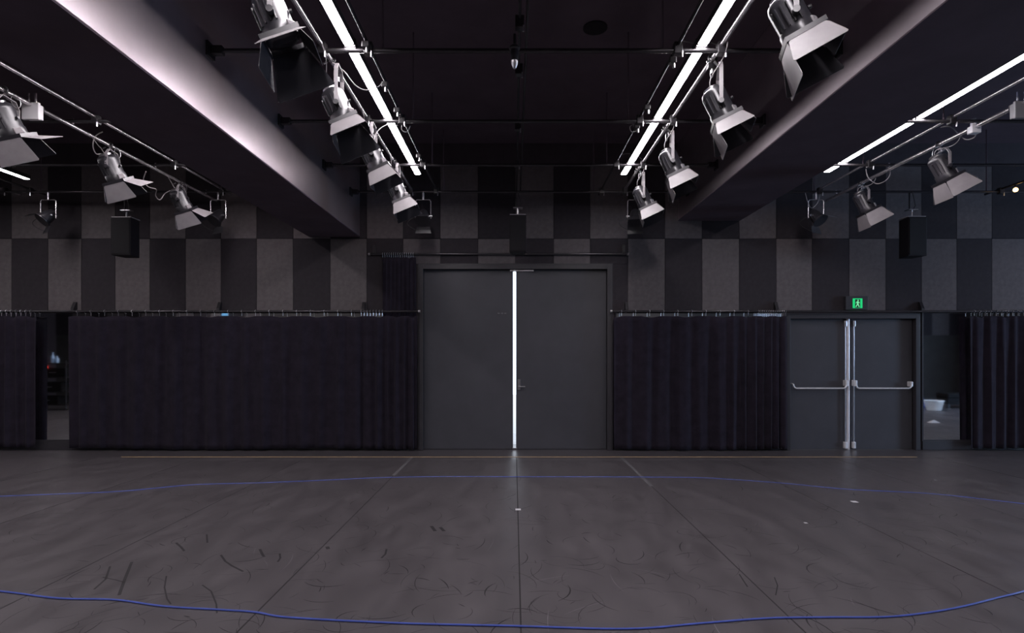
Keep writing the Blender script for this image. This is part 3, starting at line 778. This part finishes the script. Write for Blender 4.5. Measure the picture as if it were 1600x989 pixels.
tag(e, 'flat round black fitting on the ceiling right of the middle pipes', 'ceiling fitting')

e = empty('warm_lamp', (7.62, 8.75, H)); tag(e, 'tiny warm glowing lamp under the pipe at the far right edge', 'lamp')
MB().tube([(7.62, 8.75, H-.02), (7.62, 8.75, H-.06)], .012, 8).build('lamp_stem', M['metal_black'], e, smooth=True)
MB().lathe([(.0, 0), (.02, .0), (.035, .02), (.03, .045), (.012, .06)], 14, Matrix.Translation((7.62, 8.75, H-.115))).build('lamp_bulb', M['warm'], e, smooth=True)
# loose cables draped on the grid
def drape(pts, r, m, label, name='power_cable'):
    P_ = [Vector(p) for p in pts]; out = []
    for i in range(len(P_)-1):
        p0 = P_[max(i-1, 0)]; p1 = P_[i]; p2 = P_[i+1]; p3 = P_[min(i+2, len(P_)-1)]
        for k in range(8):
            t = k/8
            out.append(.5*((2*p1) + (p2-p0)*t + (2*p0-5*p1+4*p2-p3)*t*t + (3*p1-p0-3*p2+p3)*t**3))
    out.append(P_[-1])
    o = MB().tube(out, r, 6).build(name, m, smooth=True); tag(o, label, 'cable', 'cables'); return o
drape([P(520,98,5.05), P(538,112,5.1), P(555,133,5.15), P(572,141,5.2), P(590,136,5.25), P(598,128,5.3)], .005, M['cord'], 'pale cable looping under the left lamp strip')
drape([P(581,225,6.2), P(590,205,6.3), P(605,195,6.4), P(622,196,6.4)], .005, M['cord'], 'pale cable curving up across the left lamp strip at the second cross pipe')
drape([P(628,195,6.4), P(628,203,6.4), P(636,206,6.42), P(641,197,6.45)], .005, M['cord'], 'small cable loop right of the left lamp strip')
drape([P(1066,64,5.0), P(1085,67,5.0), P(1108,66,5.0), P(1129,73,5.0)], .005, M['cord'], 'pale cable arching across the right lamp strip at the first cross pipe')
drape([P(967,243,7.9), P(980,240,7.9), P(995,243,7.9), P(1006,252,7.9)], .006, M['cord'], 'pale cable arching across the right lamp strip near its far end')
drape([P(1000,192,6.5), P(985,197,6.5), P(987,206,6.5), P(996,203,6.5), P(993,193,6.5)], .005, M['cord'], 'curled cable loop on the thin pipe left of the right lamp strip')
drape([P(228,268,7.4), P(224,282,7.5), P(232,292,7.6), P(244,296,7.7), P(243,306,7.8), P(250,312,7.9), P(258,302,8.1), P(268,297,8.2)], .006, M['cord'], 'wavy pale cable between the two dark lanterns of the left bay')
drape([P(160,206,6.6), P(149,213,6.6), P(145,228,6.6), P(150,240,6.7), P(158,240,6.8)], .006, M['cord'], 'pale cable curving into the nearer dark lantern of the left bay')
drape([P(1524,205,6.3), P(1523,214,6.4), P(1510,218,6.5), P(1498,210,6.6), P(1485,198,6.6), P(1470,199,6.7)], .006, M['cord'], 'pale cable sagging from the white socket on the right pipe')
drape([P(1353,264,7.9), P(1357,278,7.9), P(1370,287,7.9), P(1384,282,7.85), P(1391,272,7.8), P(1388,262,7.75)], .006, M['cord'], 'pale cable sagging between pipe and lantern in the right bay')
drape([P(1258,300,9.02), P(1262,315,9.0), P(1268,325,9.0), P(1278,316,9.0), P(1282,300,9.02)], .005, M['cord'], 'thin cable loop over the dark floodlight right of the right beam')
# cables on the floor
def floor_cable(pix, r, label):
    drape([G(*p) + Vector((0, 0, r)) for p in pix], r, M['blue'], label, 'floor_cable')
floor_cable([(-120,915),(0,925),(90,936),(180,938.5),(260,949),(390,957),(450,966),(620,975),(800,979.5),(980,984),(1100,975),(1200,967.5),(1290,966),(1380,965.5),(1440,960),(1500,950),(1560,935),(1600,925),(1700,895)], .0058, 'bright blue cable snaking across the floor nearest the camera')
floor_cable([(-60,778),(75,773),(190,768),(300,758),(400,755),(500,751),(600,746.5),(700,745),(800,745.3),(950,745.5),(1080,746.5),(1150,750),(1230,756),(1325,765),(1450,771.5),(1560,783),(1660,795)], .0042, 'thin dull blue cable arching across the floor near the curtains')

# ------------------------------------------------------------------ things behind the camera that the mirrors show
YM = D - .004
def mp(px, py_floor):          # the real floor point whose mirror image stands at that pixel
    q = G(px, py_floor); return Vector((q.x, 2*YM - q.y, 0))
c = mp(1459, 641)
e = empty('laundry_basket', c); tag(e, 'white plastic laundry basket seen in the right mirror', 'basket')
T = Matrix.Translation(c)
def ring(z, a, b_, n=28): return [(a*math.cos(2*math.pi*i/n), b_*math.sin(2*math.pi*i/n), z) for i in range(n)]
MB().tube(ring(.27, .26, .19), .014, 8, T, closed=True).build('rim', M['basket'], e, smooth=True)
MB().lathe([(.18, 0), (.185, .012)], 24, T @ Matrix.Scale(.75, 4, (0, 1, 0))).build('basket_base', M['basket'], e)
lat = MB()
for z in (.05, .10, .15, .20, .24):
    f_ = z/.27; lat.tube(ring(z, .185+.07*f_, .14+.045*f_), .007, 5, T, closed=True)
for i in range(28):
    a = 2*math.pi*i/28
    lat.tube([(.185*math.cos(a), .14*math.sin(a), .01), (.257*math.cos(a), .187*math.sin(a), .27)], .008, 5, T)
lat.build('lattice_wall', M['basket'], e, smooth=True)['kind'] = 'stuff'
c = mp(1441, 637)
e = empty('blue_bag', c); tag(e, 'small blue bag on the floor left of the laundry basket in the right mirror', 'bag')
MB().lathe([(.09, 0), (.14, .05), (.13, .13), (.08, .20), (.03, .23), (.05, .26)], 16, Matrix.Translation(c)).build('bag_body', M['blue_bag'], e, smooth=True)
MB().tube([c + Vector((.04*math.cos(a*.52), 0, .26+.05*math.sin(a*.52))) for a in range(7)], .006, 6).build('bag_handle', M['blue_bag'], e, smooth=True)
c = mp(1500, 637)
e = empty('padded_bench', c); tag(e, 'low black padded bench behind the laundry basket in the right mirror', 'bench')
MB().box(c.x-.55, c.x+.75, c.y-.25, c.y+.25, .30, .44).build('seat_pad', M['black_case'], e, bevel=.03)
MB().box(c.x-.53, c.x+.73, c.y-.23, c.y+.23, .12, .30).build('bench_body', M['black_case'], e)
for a in (-.5, .7):
    for b_ in (-.2, .2): MB().box(c.x+a-.03, c.x+a+.03, c.y+b_-.03, c.y+b_+.03, 0, .12).build('leg', M['metal_black'], e)
c = mp(1458, 660.5)
b = MB(); b.add([(c.x-.11, c.y-.06, .002), (c.x+.10, c.y-.07, .002), (c.x+.02, c.y+.0, .07), (c.x+.12, c.y+.07, .003), (c.x-.09, c.y+.06, .004), (c.x-.02, c.y+.02, .05)],
                [(0,1,2), (0,2,5), (1,3,2), (2,3,4), (2,4,5), (5,4,0)])
o = b.build('crumpled_paper', M['white_tape']); tag(o, 'crumpled white paper on the floor in the right mirror', 'paper')
sd = o.modifiers.new('thick', 'SOLIDIFY'); sd.thickness = .002
e = empty('wall_display', (-10.07, YF, 2.93)); tag(e, 'small glowing blue panel mirrored in the slit above the left curtain', 'display')
MB().box(-10.21, -9.93, YF+.026, YF+.06, 2.92, 3.10).build('display_case', M['frame'], e, bevel=.006)
MB().box(-10.18, -9.96, YF+.06, YF+.063, 2.945, 3.075).build('display_screen', emis('blue_screen_glow', (.16, .42, .75), 1.0), e)
# shelf trolley
c = mp(88, 640)
e = empty('shelf_trolley', c); tag(e, 'dark equipment trolley with shelves seen in the left mirror', 'trolley')
for a in (-.45, .45):
    for b_ in (-.22, .22):
        MB().tube([c + Vector((a, b_, .08)), c + Vector((a, b_, 1.42))], .016, 8).build('post', M['pipe'], e, smooth=True)
        MB().tube([c + Vector((a-.015, b_, .04)), c + Vector((a+.015, b_, .04))], .04, 12).build('castor', M['cord_black'], e, smooth=True)
for z in (.14, .5, .92, 1.32):
    MB().box(c.x-.47, c.x+.47, c.y-.24, c.y+.24, z, z+.03).build('shelf', M['metal_black'], e)
for (x0, x1, z0, z1, lab) in ((-.4, .3, .53, .8, 'lower'), (-.3, .42, .95, 1.2, 'upper'), (-.42, .2, .17, .4, 'bottom')):
    q = empty('equipment_case', c + Vector(((x0+x1)/2, 0, z0))); tag(q, 'black equipment case on the %s shelf of the trolley in the left mirror' % lab, 'case')
    MB().box(c.x+x0, c.x+x1, c.y-.2, c.y+.2, z0, z1).build('case_body', M['black_case'], q, bevel=.012)
    MB().tube([c + Vector(((x0+x1)/2-.08, .2, (z0+z1)/2)), c + Vector(((x0+x1)/2-.07, .235, (z0+z1)/2)), c + Vector(((x0+x1)/2+.07, .235, (z0+z1)/2)), c + Vector(((x0+x1)/2+.08, .2, (z0+z1)/2))], .008, 6).build('case_handle', M['steel'], q, smooth=True)
for (dx_, h_, lab) in ((-.06, .30, 'taller'), (.06, .2, 'shorter')):
    q = MB().lathe([(.0, 0), (.045, 0), (.05, .02), (.05, h_*.6), (.02, h_*.8), (.02, h_)], 14, Matrix.Translation(c + Vector((dx_, .05, 1.35)))).build('water_bottle', M['bottle'], smooth=True)
    tag(q, lab + ' pale blue bottle on top of the trolley in the left mirror', 'bottle')
q = MB().lathe([(.0, 0), (.022, 0), (.022, .03), (.008, .045)], 10, Matrix.Translation(c + Vector((-.22, .15, 1.35)))).build('red_indicator_lamp', M['red'], smooth=True)
tag(q, 'small glowing red lamp on the trolley in the left mirror', 'lamp')
q = MB().lathe([(.0, 0), (.03, 0), (.03, .05), (.012, .07)], 10, Matrix.Translation(c + Vector((-.12, .21, 1.2)))).build('red_indicator_lamp', M['red'], smooth=True)
tag(q, 'red lamp on the black case of the trolley in the left mirror', 'lamp')
